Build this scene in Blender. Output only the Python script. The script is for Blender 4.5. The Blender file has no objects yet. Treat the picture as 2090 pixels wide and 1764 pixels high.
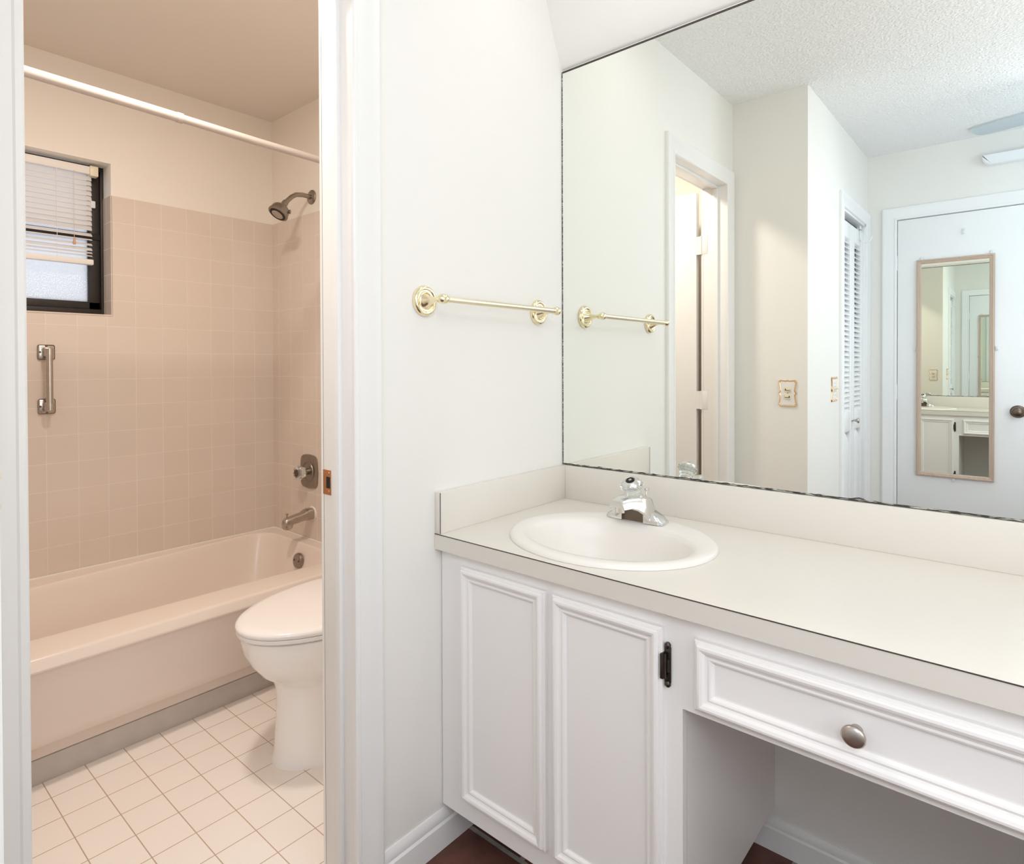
import bpy, bmesh, math, random
from mathutils import Vector, Matrix
S = bpy.context.scene
COL = S.collection
random.seed(3)
PI = math.pi

# ------------------------------------------------------------------ camera
CX, CY, CZ = 1.0826, -1.62164, 1.19844
YAW, PIT, ROL, FPX, PX, PY = 0.742372, -0.0093243, -0.0040189, 1256.956, 954.698, 756.452
F = Vector((-math.sin(YAW)*math.cos(PIT), math.cos(YAW)*math.cos(PIT), math.sin(PIT)))
R = Vector((math.cos(YAW), math.sin(YAW), 0)); U = R.cross(F)
R2 = R*math.cos(ROL)+U*math.sin(ROL); U2 = U*math.cos(ROL)-R*math.sin(ROL)
cam = bpy.data.cameras.new('camera'); camo = bpy.data.objects.new('camera', cam); COL.objects.link(camo)
camo.matrix_world = Matrix(((R2.x, U2.x, -F.x, CX), (R2.y, U2.y, -F.y, CY), (R2.z, U2.z, -F.z, CZ), (0, 0, 0, 1)))
cam.sensor_fit = 'HORIZONTAL'; cam.sensor_width = 36; cam.lens = 36*FPX/2090
cam.shift_x = (1045-PX)/2090; cam.shift_y = (PY-882)/2090; cam.clip_start = 0.01
S.camera = camo

# ------------------------------------------------------------------ view, world, lights
S.view_settings.view_transform = 'Standard'; S.view_settings.look = 'None'
S.view_settings.exposure = 0.0; S.view_settings.gamma = 1; S.view_settings.use_curve_mapping = False
S.cycles.use_denoising = True
S.cycles.max_bounces = 16; S.cycles.diffuse_bounces = 8; S.cycles.glossy_bounces = 14; S.cycles.transmission_bounces = 10
S.cycles.caustics_reflective = True; S.cycles.sample_clamp_indirect = 6
W = bpy.data.worlds.new('sky'); S.world = W; W.use_nodes = True
bg = W.node_tree.nodes['Background']; bg.inputs[0].default_value = (0.93, 0.96, 1.0, 1); bg.inputs[1].default_value = 1.08

def lamp(name, kind, loc, color, watts, rot=(0, 0, 0), size=None, size_y=None, radius=None):
    d = bpy.data.lights.new(name, kind); d.color = color; d.energy = watts
    if size is not None:
        d.shape = 'RECTANGLE'; d.size = size; d.size_y = size_y
    if radius is not None: d.shadow_soft_size = radius
    o = bpy.data.objects.new(name, d); o.location = loc; o.rotation_euler = rot; COL.objects.link(o); return o
def aim(src, dst):
    return (Vector(dst)-Vector(src)).to_track_quat('-Z', 'Y').to_euler()
BATH = lamp('bathroom_lamp', 'AREA', (-0.53, -0.95, 2.37), (1.0, 0.90, 0.80), 14.6, size=0.16, size_y=0.16)
VAN = lamp('vanity_lamp', 'AREA', (0.80, -0.34, 2.42), (1.0, 0.97, 0.93), 2.3, size=1.2, size_y=0.12)
COOL = lamp('cool_fill', 'POINT', (1.55, -2.20, 2.10), (0.50, 0.75, 1.0), 5.0, radius=0.12)  # added cool fill for the hall ceiling and far wall; no window there
HALL = lamp('hall_fill', 'AREA', (1.55, -1.75, 1.15), (0.70, 0.84, 1.0), 3.7, rot=aim((1.55, -1.75, 1.15), (0.85, -2.85, 0.95)), size=0.4, size_y=0.9)  # added fill aimed at the lower hall door, no lamp hangs here
REAR = lamp('rear_fill', 'AREA', (1.48, -2.35, 2.12), (0.91, 0.945, 1.0), 9.2, rot=aim((1.48, -2.35, 2.12), (1.35, -0.2, 0.45)), size=0.6, size_y=0.6)  # added fill from behind the camera for cabinet fronts and cove
TOP = lamp('upper_fill', 'POINT', (1.36, -1.05, 2.0), (0.95, 0.965, 1.0), 3.3, radius=0.12)  # added fill for the ceiling, short wall and counter, not a fitting
SIDE = lamp('side_fill', 'AREA', (1.79, -1.02, 1.28), (0.96, 0.965, 1.0), 6.4, rot=(0, PI/2, 0), size=0.9, size_y=0.9)  # added fill beside the vanity that evens out the left wall

# ------------------------------------------------------------------ materials
def mat(name, col, rough=0.5, metal=0.0, bump=None, var=None, spec=None, trans=0.0, ior=1.45, coat=0.0):
    m = bpy.data.materials.new(name); m.use_nodes = True; nt = m.node_tree; N = nt.nodes; L = nt.links
    p = N['Principled BSDF']; p.inputs['Base Color'].default_value = (*col, 1)
    p.inputs['Roughness'].default_value = rough; p.inputs['Metallic'].default_value = metal; p.inputs['IOR'].default_value = ior
    p.inputs['Transmission Weight'].default_value = trans; p.inputs['Coat Weight'].default_value = coat
    if spec is not None: p.inputs['Specular IOR Level'].default_value = spec
    tc = N.new('ShaderNodeTexCoord')
    if var:                                     # (scale, amount): faint mottling of the base colour
        no = N.new('ShaderNodeTexNoise'); no.inputs['Scale'].default_value = var[0]; no.inputs['Detail'].default_value = 4
        L.new(tc.outputs['Object'], no.inputs['Vector'])
        mx = N.new('ShaderNodeMix'); mx.data_type = 'RGBA'
        mx.inputs[6].default_value = (*[c*(1-var[1]) for c in col], 1); mx.inputs[7].default_value = (*[min(1, c*(1+var[1])) for c in col], 1)
        L.new(no.outputs['Fac'], mx.inputs[0]); L.new(mx.outputs[2], p.inputs['Base Color'])
    if bump:                                    # (scale, strength, distance)
        nb = N.new('ShaderNodeTexNoise'); nb.inputs['Scale'].default_value = bump[0]; nb.inputs['Detail'].default_value = 3
        L.new(tc.outputs['Object'], nb.inputs['Vector'])
        b = N.new('ShaderNodeBump'); b.inputs['Strength'].default_value = bump[1]; b.inputs['Distance'].default_value = bump[2]
        L.new(nb.outputs['Fac'], b.inputs['Height']); L.new(b.outputs[0], p.inputs['Normal'])
    return m

def tiles(name, ua, va, uo, vo, width, height, mortar, c1, c2, cm, rough, bump=0.3, offset=0.0, mr=0.6, wear=None):
    m = bpy.data.materials.new(name); m.use_nodes = True; nt = m.node_tree; N = nt.nodes; L = nt.links
    p = N['Principled BSDF']
    tc = N.new('ShaderNodeTexCoord'); sp = N.new('ShaderNodeSeparateXYZ'); L.new(tc.outputs['Object'], sp.inputs[0])
    cb = N.new('ShaderNodeCombineXYZ')
    for k, (a, o) in enumerate(((ua, uo), (va, vo))):
        ad = N.new('ShaderNodeMath'); ad.operation = 'ADD'; ad.inputs[1].default_value = o + 40*(width if k == 0 else height)
        L.new(sp.outputs[a], ad.inputs[0]); L.new(ad.outputs[0], cb.inputs[k])
    br = N.new('ShaderNodeTexBrick'); br.offset = offset; br.offset_frequency = 2; br.squash = 1
    br.inputs['Scale'].default_value = 1; br.inputs['Mortar Size'].default_value = mortar; br.inputs['Mortar Smooth'].default_value = 0.25
    br.inputs['Brick Width'].default_value = width; br.inputs['Row Height'].default_value = height; br.inputs['Bias'].default_value = 0
    br.inputs['Color1'].default_value = (*c1, 1); br.inputs['Color2'].default_value = (*c2, 1); br.inputs['Mortar'].default_value = (*cm, 1)
    L.new(cb.outputs[0], br.inputs['Vector'])
    out = br.outputs['Color']
    if wear:
        no = N.new('ShaderNodeTexNoise'); no.inputs['Scale'].default_value = wear[0]; no.inputs['Detail'].default_value = 6
        L.new(tc.outputs['Object'], no.inputs['Vector'])
        rp = N.new('ShaderNodeMapRange'); rp.inputs[1].default_value = 0.3; rp.inputs[2].default_value = 0.7
        rp.inputs[3].default_value = 1-wear[1]; rp.inputs[4].default_value = 1+wear[1]
        L.new(no.outputs['Fac'], rp.inputs[0])
        mu = N.new('ShaderNodeVectorMath'); mu.operation = 'SCALE'
        L.new(out, mu.inputs[0]); L.new(rp.outputs[0], mu.inputs['Scale']); out = mu.outputs[0]
    L.new(out, p.inputs['Base Color'])
    rr = N.new('ShaderNodeMapRange'); rr.inputs[3].default_value = rough; rr.inputs[4].default_value = mr
    L.new(br.outputs['Fac'], rr.inputs[0]); L.new(rr.outputs[0], p.inputs['Roughness'])
    b = N.new('ShaderNodeBump'); b.invert = True; b.inputs['Strength'].default_value = bump; b.inputs['Distance'].default_value = 0.002
    L.new(br.outputs['Fac'], b.inputs['Height']); L.new(b.outputs[0], p.inputs['Normal'])
    return m

M = {}
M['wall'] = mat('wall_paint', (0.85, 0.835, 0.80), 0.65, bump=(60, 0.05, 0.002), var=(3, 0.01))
M['bathwall'] = mat('bathroom_wall_paint', (0.82, 0.765, 0.70), 0.55, bump=(60, 0.06, 0.002), var=(3, 0.015))
M['bathceil'] = mat('bathroom_ceiling_paint', (0.76, 0.70, 0.64), 0.7, bump=(70, 0.08, 0.002), var=(2, 0.02))
M['popcorn'] = mat('popcorn_ceiling', (0.93, 0.93, 0.925), 0.9, bump=(110, 0.9, 0.010), var=(110, 0.06))
M['trim'] = mat('trim_enamel', (0.86, 0.855, 0.845), 0.32, bump=(25, 0.04, 0.002), var=(6, 0.012))
M['door'] = mat('door_enamel', (0.89, 0.895, 0.90), 0.35, bump=(18, 0.03, 0.002), var=(4, 0.01))
M['cab'] = mat('cabinet_enamel', (0.915, 0.895, 0.885), 0.36, bump=(14, 0.006, 0.001), var=(5, 0.012))
M['laminate'] = mat('cream_laminate', (0.77, 0.73, 0.67), 0.30, bump=(300, 0.02, 0.0006), var=(250, 0.012))
M['seam'] = mat('dark_seam', (0.06, 0.045, 0.04), 0.6, var=(80, 0.3))
M['basin'] = mat('basin_porcelain', (0.86, 0.82, 0.775), 0.32, var=(2, 0.01))
M['chrome'] = mat('chrome', (0.74, 0.735, 0.72), 0.15, metal=1, var=(8, 0.03))
M['agedchrome'] = mat('aged_chrome', (0.33, 0.29, 0.25), 0.30, metal=1, bump=(120, 0.03, 0.001), var=(30, 0.12))
M['wornchrome'] = mat('worn_chrome', (0.50, 0.45, 0.40), 0.22, metal=1, bump=(120, 0.03, 0.001), var=(30, 0.12))
M['nickel'] = mat('brushed_nickel', (0.50, 0.46, 0.42), 0.36, metal=1, bump=(200, 0.03, 0.0006), var=(60, 0.06))
M['brass'] = mat('polished_brass', (0.90, 0.80, 0.55), 0.13, metal=1, var=(20, 0.03))
M['satinbrass'] = mat('satin_brass', (0.88, 0.80, 0.60), 0.30, metal=1, bump=(200, 0.02, 0.0005), var=(20, 0.03))
M['copper'] = mat('tarnished_strike', (0.55, 0.27, 0.13), 0.42, metal=1, var=(40, 0.15))
M['goldtrim'] = mat('gilt_edge', (0.85, 0.58, 0.34), 0.25, metal=1, var=(20, 0.06))
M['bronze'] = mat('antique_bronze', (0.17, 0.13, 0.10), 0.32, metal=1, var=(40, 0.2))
M['darkhinge'] = mat('dark_hinge_metal', (0.08, 0.065, 0.055), 0.3, metal=0.9, var=(80, 0.3))
M['black'] = mat('black_hole', (0.012, 0.010, 0.010), 0.6, var=(50, 0.3))
M['winframe'] = mat('dark_window_frame', (0.022, 0.016, 0.014), 0.45, bump=(90, 0.1, 0.001), var=(40, 0.35))
M['acrylic'] = mat('clear_acrylic', (0.93, 0.95, 0.93), 0.06, trans=0.9, ior=1.45, var=(10, 0.02))
M['ceramic'] = mat('toilet_ceramic', (0.93, 0.91, 0.89), 0.10, coat=0.4, var=(2, 0.008))
M['seat'] = mat('toilet_seat_plastic', (0.88, 0.85, 0.83), 0.16, var=(2, 0.008))
M['tub'] = mat('tub_enamel', (0.80, 0.70, 0.63), 0.22, coat=0.15, var=(3, 0.015))
M['kick'] = mat('worn_kick_board', (0.56, 0.51, 0.47), 0.6, bump=(40, 0.15, 0.002), var=(18, 0.10))
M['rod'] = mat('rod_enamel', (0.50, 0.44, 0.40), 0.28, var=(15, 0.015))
M['blind'] = mat('blind_vinyl', (0.84, 0.81, 0.78), 0.4, var=(12, 0.015))
M['ivory'] = mat('ivory_plastic', (0.80, 0.72, 0.55), 0.35, var=(30, 0.02))
M['plate'] = mat('switch_plate_white', (0.84, 0.81, 0.78), 0.3, var=(20, 0.01))
M['cord'] = mat('cord', (0.72, 0.62, 0.55), 0.7, var=(60, 0.05))
M['tassel'] = mat('wood_tassel', (0.62, 0.36, 0.22), 0.5, var=(60, 0.1))
M['grey'] = mat('grey_speckled', (0.60, 0.67, 0.70), 0.75, bump=(200, 0.4, 0.003), var=(160, 0.10))
M['fixture'] = mat('white_fixture', (0.86, 0.88, 0.90), 0.3, var=(4, 0.01))
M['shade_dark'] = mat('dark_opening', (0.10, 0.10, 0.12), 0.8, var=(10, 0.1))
M['caulk'] = mat('caulk', (0.80, 0.74, 0.66), 0.6, var=(30, 0.04))
M['silver'] = mat('pale_clip', (0.80, 0.82, 0.83), 0.3, var=(40, 0.03))
T = 0.1086
tc1, tc2, tcm = (0.70, 0.605, 0.535), (0.68, 0.587, 0.515), (0.76, 0.67, 0.60)
M['tileX'] = tiles('wall_tile_long', 1, 2, 0.1012, -1.9056, T, T, 0.0013, tc1, tc2, tcm, 0.17)
M['tileY'] = tiles('wall_tile_end', 0, 2, 1.6757, -1.9056, 0.1075, T, 0.0013, tc1, tc2, tcm, 0.17)
M['floortile'] = tiles('floor_tile', 0, 1, 0.815, 0.9396, 0.1066, 0.1075, 0.0015, (0.90, 0.84, 0.785), (0.89, 0.825, 0.77), (0.50, 0.37, 0.27), 0.35, bump=0.25)
M['paver'] = tiles('terracotta_paver', 0, 1, -0.328, 0.452, 0.34, 0.23, 0.0075, (0.15, 0.062, 0.043), (0.13, 0.052, 0.037), (0.36, 0.33, 0.29), 0.6, bump=0.8, offset=0.45, mr=0.9, wear=(14, 0.35))

def wood(name, c1, c2):
    m = mat(name, c1, 0.45); nt = m.node_tree; N = nt.nodes; L = nt.links; p = N['Principled BSDF']
    tc = N.new('ShaderNodeTexCoord'); mp = N.new('ShaderNodeMapping'); mp.inputs['Scale'].default_value = (90, 90, 3)
    no = N.new('ShaderNodeTexNoise'); no.inputs['Scale'].default_value = 1.5; no.inputs['Detail'].default_value = 5
    L.new(tc.outputs['Object'], mp.inputs[0]); L.new(mp.outputs[0], no.inputs['Vector'])
    mx = N.new('ShaderNodeMix'); mx.data_type = 'RGBA'; mx.inputs[6].default_value = (*c1, 1); mx.inputs[7].default_value = (*c2, 1)
    L.new(no.outputs['Fac'], mx.inputs[0]); L.new(mx.outputs[2], p.inputs['Base Color']); return m
M['oak'] = wood('pale_wood', (0.46, 0.335, 0.255), (0.64, 0.50, 0.40))

def mirror(name, col):
    m = bpy.data.materials.new(name); m.use_nodes = True; N = m.node_tree.nodes; L = m.node_tree.links
    g = N.new('ShaderNodeBsdfGlossy'); g.inputs['Roughness'].default_value = 0.0
    tc = N.new('ShaderNodeTexCoord'); no = N.new('ShaderNodeTexNoise'); no.inputs['Scale'].default_value = 1.0
    L.new(tc.outputs['Object'], no.inputs['Vector'])
    mx = N.new('ShaderNodeMix'); mx.data_type = 'RGBA'; mx.inputs[6].default_value = (*col, 1); mx.inputs[7].default_value = (*[c*1.004 for c in col], 1)
    L.new(no.outputs['Fac'], mx.inputs[0]); L.new(mx.outputs[2], g.inputs['Color'])
    L.new(g.outputs[0], N['Material Output'].inputs[0]); return m
M['mirror'] = mirror('silvered_glass', (0.925, 0.945, 0.905))
M['mirror2'] = mirror('greenish_silvered_glass', (0.87, 0.90, 0.83))

def edge_mat():
    m = mat('desilvered_edge', (0.05, 0.05, 0.045), 0.4); N = m.node_tree.nodes; L = m.node_tree.links; p = N['Principled BSDF']
    tc = N.new('ShaderNodeTexCoord'); mp = N.new('ShaderNodeMapping'); mp.inputs['Scale'].default_value = (60, 60, 500)
    no = N.new('ShaderNodeTexNoise'); no.inputs['Scale'].default_value = 1; no.inputs['Detail'].default_value = 4
    L.new(tc.outputs['Object'], mp.inputs[0]); L.new(mp.outputs[0], no.inputs['Vector'])
    cr = N.new('ShaderNodeValToRGB'); cr.color_ramp.elements[0].position = 0.5; cr.color_ramp.elements[1].position = 0.62
    cr.color_ramp.elements[0].color = (0.045, 0.04, 0.035, 1); cr.color_ramp.elements[1].color = (0.55, 0.55, 0.48, 1)
    L.new(no.outputs['Fac'], cr.inputs[0]); L.new(cr.outputs[0], p.inputs['Base Color']); return m
M['edge'] = edge_mat()

def glass_mat():
    m = bpy.data.materials.new('pebbled_glass'); m.use_nodes = True; N = m.node_tree.nodes; L = m.node_tree.links
    t = N.new('ShaderNodeBsdfTranslucent'); t.inputs[0].default_value = (0.93, 0.94, 0.97, 1)
    g = N.new('ShaderNodeBsdfGlossy'); g.inputs['Roughness'].default_value = 0.2
    mx = N.new('ShaderNodeMixShader'); mx.inputs[0].default_value = 0.06
    tc = N.new('ShaderNodeTexCoord'); no = N.new('ShaderNodeTexVoronoi'); no.inputs['Scale'].default_value = 180
    L.new(tc.outputs['Object'], no.inputs['Vector'])
    b = N.new('ShaderNodeBump'); b.inputs['Strength'].default_value = 0.6; b.inputs['Distance'].default_value = 0.003
    L.new(no.outputs['Distance'], b.inputs['Height']); L.new(b.outputs[0], t.inputs['Normal']); L.new(b.outputs[0], g.inputs['Normal'])
    L.new(t.outputs[0], mx.inputs[1]); L.new(g.outputs[0], mx.inputs[2]); L.new(mx.outputs[0], N['Material Output'].inputs[0]); return m
M['obscure'] = glass_mat()

def slat_mat():
    m = mat('blind_slat_vinyl', (0.84, 0.81, 0.78), 0.4, var=(12, 0.015)); N = m.node_tree.nodes; L = m.node_tree.links
    t = N.new('ShaderNodeBsdfTranslucent'); t.inputs[0].default_value = (0.85, 0.82, 0.80, 1)
    mx = N.new('ShaderNodeMixShader'); mx.inputs[0].default_value = 0.4
    L.new(N['Principled BSDF'].outputs[0], mx.inputs[1]); L.new(t.outputs[0], mx.inputs[2]); L.new(mx.outputs[0], N['Material Output'].inputs[0]); return m
M['slat'] = slat_mat()

# ------------------------------------------------------------------ mesh helpers
class B:
    def __init__(s): s.bm = bmesh.new()
    def box(s, lo, hi, bev=0.0, seg=2):
        n = bmesh.new(); bmesh.ops.create_cube(n, size=1)
        for v in n.verts: v.co = Vector([(lo[i]+hi[i])/2+v.co[i]*(hi[i]-lo[i]) for i in range(3)])
        if bev: bmesh.ops.bevel(n, geom=list(n.edges), offset=bev, segments=seg, profile=0.5, affect='EDGES')
        s.merge(n); return s
    def merge(s, n):
        mp = {v: s.bm.verts.new(v.co) for v in n.verts}
        for f in n.faces:
            try: s.bm.faces.new([mp[v] for v in f.verts])
            except ValueError: pass
        n.free()
    def rings(s, rings, cap0=True, cap1=True, closed=True):
        vs = [[s.bm.verts.new(p) for p in r] for r in rings]; n = len(vs[0])
        for a, b in zip(vs, vs[1:]):
            for i in range(n if closed else n-1):
                j = (i+1) % n
                try: s.bm.faces.new((a[i], a[j], b[j], b[i]))
                except ValueError: pass
        if cap0: s.bm.faces.new(vs[0][::-1])
        if cap1: s.bm.faces.new(vs[-1])
        return s
    def lathe(s, prof, origin, axis, n=32, cap=True):
        ax = Vector(axis).normalized(); t = Vector((0, 0, 1)) if abs(ax.z) < 0.9 else Vector((1, 0, 0))
        e1 = ax.cross(t).normalized(); e2 = ax.cross(e1); o = Vector(origin)
        s.rings([[o+ax*h+(e1*math.cos(2*PI*i/n)+e2*math.sin(2*PI*i/n))*max(r, 1e-4) for i in range(n)] for r, h in prof], cap, cap); return s
    def tube(s, pts, rad, n=16):
        pts = [Vector(p) for p in pts]; rs = rad if isinstance(rad, (list, tuple)) else [rad]*len(pts); rings = []; up = None
        for i, p in enumerate(pts):
            d = (pts[min(i+1, len(pts)-1)]-pts[max(i-1, 0)]).normalized()
            if up is None: up = Vector((0, 0, 1)) if abs(d.z) < 0.9 else Vector((1, 0, 0))
            e1 = d.cross(up).normalized(); e2 = e1.cross(d).normalized(); up = e2
            rings.append([p+(e1*math.cos(2*PI*k/n)+e2*math.sin(2*PI*k/n))*rs[i] for k in range(n)])
        s.rings(rings); return s
    def prism(s, poly, f0, f1):
        s.rings([[f0(p) for p in poly], [f1(p) for p in poly]]); return s
    def obj(s, name, m, parent=None, smooth=35, **kw):
        bmesh.ops.recalc_face_normals(s.bm, faces=list(s.bm.faces))
        me = bpy.data.meshes.new(name); s.bm.to_mesh(me); s.bm.free()
        for mm in (m if isinstance(m, list) else [m]): me.materials.append(M[mm])
        if smooth:
            me.polygons.foreach_set('use_smooth', [True]*len(me.polygons)); me.update()
            try: me.set_sharp_from_angle(angle=math.radians(smooth))
            except Exception: pass
        o = bpy.data.objects.new(name, me); COL.objects.link(o)
        if parent is not None: o.parent = parent; o.matrix_parent_inverse = Matrix.Translation(-parent.location) if parent.type == 'EMPTY' else Matrix()
        tag(o, **kw); return o
def tag(o, label=None, cat=None, group=None, kind=None):
    if label: o['label'] = label
    if cat: o['category'] = cat
    if group: o['group'] = group
    if kind: o['kind'] = kind
    return o
def thing(name, loc, label, cat, group=None, kind=None):
    o = bpy.data.objects.new(name, None); o.empty_display_size = 0.05; o.location = loc; COL.objects.link(o); return tag(o, label, cat, group, kind)
def struct(name, boxes, m, label, cat, bev=0):
    b = B()
    for lo, hi in boxes: b.box(lo, hi, bev)
    return b.obj(name, m, None, 30, label=label, cat=cat, kind='structure')
def panel(b, u0, u1, v0, v1, prof, f):           # nested rectangles: moulded door and drawer fronts
    b.rings([[f(u0+d, v0+d, h), f(u1-d, v0+d, h), f(u1-d, v1-d, h), f(u0+d, v1-d, h)] for d, h in prof]); return b
def casing(b, u0, u1, z1, prof, f):              # mitred door casing round an opening
    b.rings([[f(u0-d, 0.0, h), f(u0-d, z1+d, h), f(u1+d, z1+d, h), f(u1+d, 0.0, h)] for d, h in prof], False, False, closed=False)
    for k in (0, 3):                             # close the feet
        pts = []
        for d, h in prof: pts.append(f((u0-d) if k == 0 else (u1+d), 0.0, h))
        b.bm.faces.new([b.bm.verts.new(p) for p in pts])
    return b
CAS = [(0.0, 0.0), (0.0, 0.009), (0.003, 0.0115), (0.011, 0.0115), (0.014, 0.0085), (0.022, 0.0095), (0.040, 0.0125), (0.052, 0.0165), (0.058, 0.0175), (0.067, 0.0175), (0.072, 0.015), (0.074, 0.010), (0.074, 0.0)]

# ------------------------------------------------------------------ room shell
HC, BC, YB, YE = 2.457, 2.417, -2.85, -1.61
DY0, DY1, DZ = -1.396, -0.812, 2.052             # bathroom doorway
struct('wall_left', [((-0.107, -0.794, 0), (0, 0, 2.5)), ((-0.107, -1.60, 0), (0, -1.414, 2.5)), ((-0.107, -1.414, 2.07), (0, -0.794, 2.5))], 'wall', 'white painted wall with the bathroom doorway and towel bar', 'wall')
struct('wall_back', [((-0.05, 0, 0), (1.92, 0.12, 2.5))], 'wall', 'white wall behind the vanity and big mirror', 'wall')
struct('wall_shower', [((-1.90, 0, 0), (-0.05, 0.12, 2.5))], 'bathwall', 'bathroom end wall carrying the shower fittings', 'wall')
WX = -1.732
WY0, WY1, WZ0, WZ1 = -1.36, -0.733, 1.407, 2.038
struct('wall_window', [((-1.90, YE-0.12, 0), (WX, WY0, 2.5)), ((-1.90, WY1, 0), (WX, 0, 2.5)), ((-1.90, WY0, 0), (WX, WY1, WZ0)), ((-1.90, WY0, WZ1), (WX, WY1, 2.5))], 'bathwall', 'bathroom long wall with the window above the tub', 'wall')
struct('wall_bath_front', [((-1.732, YE-0.12, 0), (-0.107, YE, 2.5))], 'bathwall', 'bathroom wall behind the open door', 'wall')
struct('wall_stub', [((0, -1.60, 0), (0.331, -1.487, 2.5))], 'wall', 'short wall with the two-switch plate, facing the mirror', 'wall')
CY0, CY1, CHZ = -2.775, -2.172, 2.035            # closet opening
struct('wall_closet', [((0.231, CY1, 0), (0.331, -1.60, 2.5)), ((0.231, YB, 0), (0.331, CY0, 2.5)), ((0.231, CY0, CHZ), (0.331, CY1, 2.5)), ((-0.42, -2.87, 0), (-0.40, -1.60, 2.5)), ((-0.40, YB-0.02, 0), (0.231, YB, 2.5))], 'wall', 'wall with the louvered closet door', 'wall')
HX0, HX1, HZ = 0.482, 1.244, 2.052               # hall door
struct('wall_door', [((0.231, YB-0.12, 0), (HX0-0.02, YB, 2.5)), ((HX1+0.02, YB-0.12, 0), (1.92, YB, 2.5)), ((HX0-0.02, YB-0.12, HZ+0.02), (HX1+0.02, YB, 2.5))], 'wall', 'far hall wall with the white door and hanging mirror', 'wall')
struct('wall_right', [((1.80, YB, 0), (1.92, 0, 2.5))], 'wall', 'plain right wall at the end of the vanity', 'wall')
struct('floor', [((-0.05, -2.97, -0.08), (1.92, 0.12, 0.0)), ((-0.42, -2.97, -0.08), (-0.05, -1.61, 0.0))], 'paver', 'terracotta paver floor with grey mortar under the vanity', 'floor')
struct('floor_bathroom', [((-1.90, YE-0.12, -0.08), (-0.05, 0.12, 0.0))], 'floortile', 'cream square tiled bathroom floor', 'floor')
struct('ceiling', [((-0.05, -2.97, HC), (1.92, 0.12, HC+0.06)), ((-0.42, -2.97, HC), (-0.05, -1.62, HC+0.06))], 'popcorn', 'white textured ceiling seen in the big mirror', 'ceiling')
struct('ceiling_bathroom', [((-1.90, YE-0.12, BC), (-0.107, 0.12, BC+0.05))], 'bathceil', 'smooth bathroom ceiling', 'ceiling')
# cove above the mirror: a plaster slope that leans out towards the ceiling
b = B(); prof = [(0.0, 2.112), (-0.008, 2.120), (-0.031, 2.1615), (-0.0524, 2.206), (-0.0853, 2.2957), (-0.120, 2.375), (-0.155, 2.42), (-0.21, HC+0.01), (0.02, HC+0.01), (0.02, 2.112)]
b.prism(prof, lambda p: Vector((0.0, p[0], p[1])), lambda p: Vector((1.80, p[0], p[1])))
b.obj('trim_1', 'wall', None, 50, label='white plaster slope above the big mirror', cat='trim', kind='structure')
# tile surround
b = B(); t0, t1 = 0.33, 1.9056
b.box((WX-0.004, WY1, t0), (WX+0.0005, 0, t1)); b.box((WX-0.004, YE, t0), (WX+0.0005, WY1, WZ0)); b.box((WX-0.004, YE, WZ0), (WX+0.0005, WY0, t1))
tl = b.obj('wall_window_tiles', 'tileX', None, 0, label='beige square wall tiles along the tub below the window', cat='wall tiles', kind='structure')
b = B(); b.box((WX, -0.0005, t0), (-0.88, 0.004, t1)); b.obj('wall_shower_tiles', 'tileY', None, 0, label='beige square wall tiles around the shower taps', cat='wall tiles', kind='structure')
b = B(); b.box((-1.835, WY1-0.004, WZ0), (WX+0.0005, WY1+0.001, t1)); b.box((-1.835, WY0-0.001, WZ0), (WX+0.0005, WY0+0.004, t1)); b.box((-1.835, WY0, WZ0-0.001), (WX+0.003, WY1, WZ0+0.004))
b.obj('wall_reveal_tiles', 'tileY', None, 0, label='tiled window recess sides and sill', cat='wall tiles', kind='structure')

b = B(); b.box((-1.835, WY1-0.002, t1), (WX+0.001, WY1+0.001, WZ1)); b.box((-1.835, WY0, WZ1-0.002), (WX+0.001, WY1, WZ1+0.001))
b.obj('wall_reveal', 'wall', None, 0, label='head and upper side of the window recess, whitened for daylight', cat='wall', kind='structure')  # whiter colour puts window daylight into the recess lining
# baseboards
def baseb(name, x0, x1, y, h, label):
    b = B(); pr = [(0, 0), (0.012, 0), (0.012, h*0.68), (0.009, h*0.74), (0.0095, h*0.82), (0.006, h*0.93), (0.003, h), (0, h)]
    b.prism(pr, lambda p: Vector((x0, y-p[0], p[1])), lambda p: Vector((x1, y-p[0], p[1])))
    return b.obj(name, 'trim', None, 30, label=label, cat='baseboard', kind='structure')
baseb('baseboard_back', 0.0, 1.80, 0.0, 0.078, 'white baseboard in the dark knee space under the drawer')
b = B(); h = 0.092
pr = [(0, 0), (0.012, 0), (0.012, h*0.66), (0.008, h*0.72), (0.0095, h*0.80), (0.0065, h*0.92), (0.003, h), (0, h)]
b.prism(pr, lambda p: Vector((p[0], -0.738, p[1])), lambda p: Vector((p[0], -0.012, p[1])))
b.obj('baseboard_left', 'trim', None, 30, label='white baseboard between the doorway and the vanity', cat='baseboard', kind='structure')
b = B(); b.prism(pr, lambda p: Vector((0.331+p[0], -2.07, p[1])), lambda p: Vector((0.331+p[0], -1.487, p[1])))
b.obj('baseboard_closet', 'trim', None, 30, label='white baseboard beside the closet', cat='baseboard', kind='structure')
b = B(); b.box((-1.030, -1.60, 0), (-1.012, -0.002, 0.072), 0.002)
b.obj('trim_2', 'kick', None, 30, label='worn grey kick board along the foot of the tub', cat='trim', kind='structure')

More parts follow.
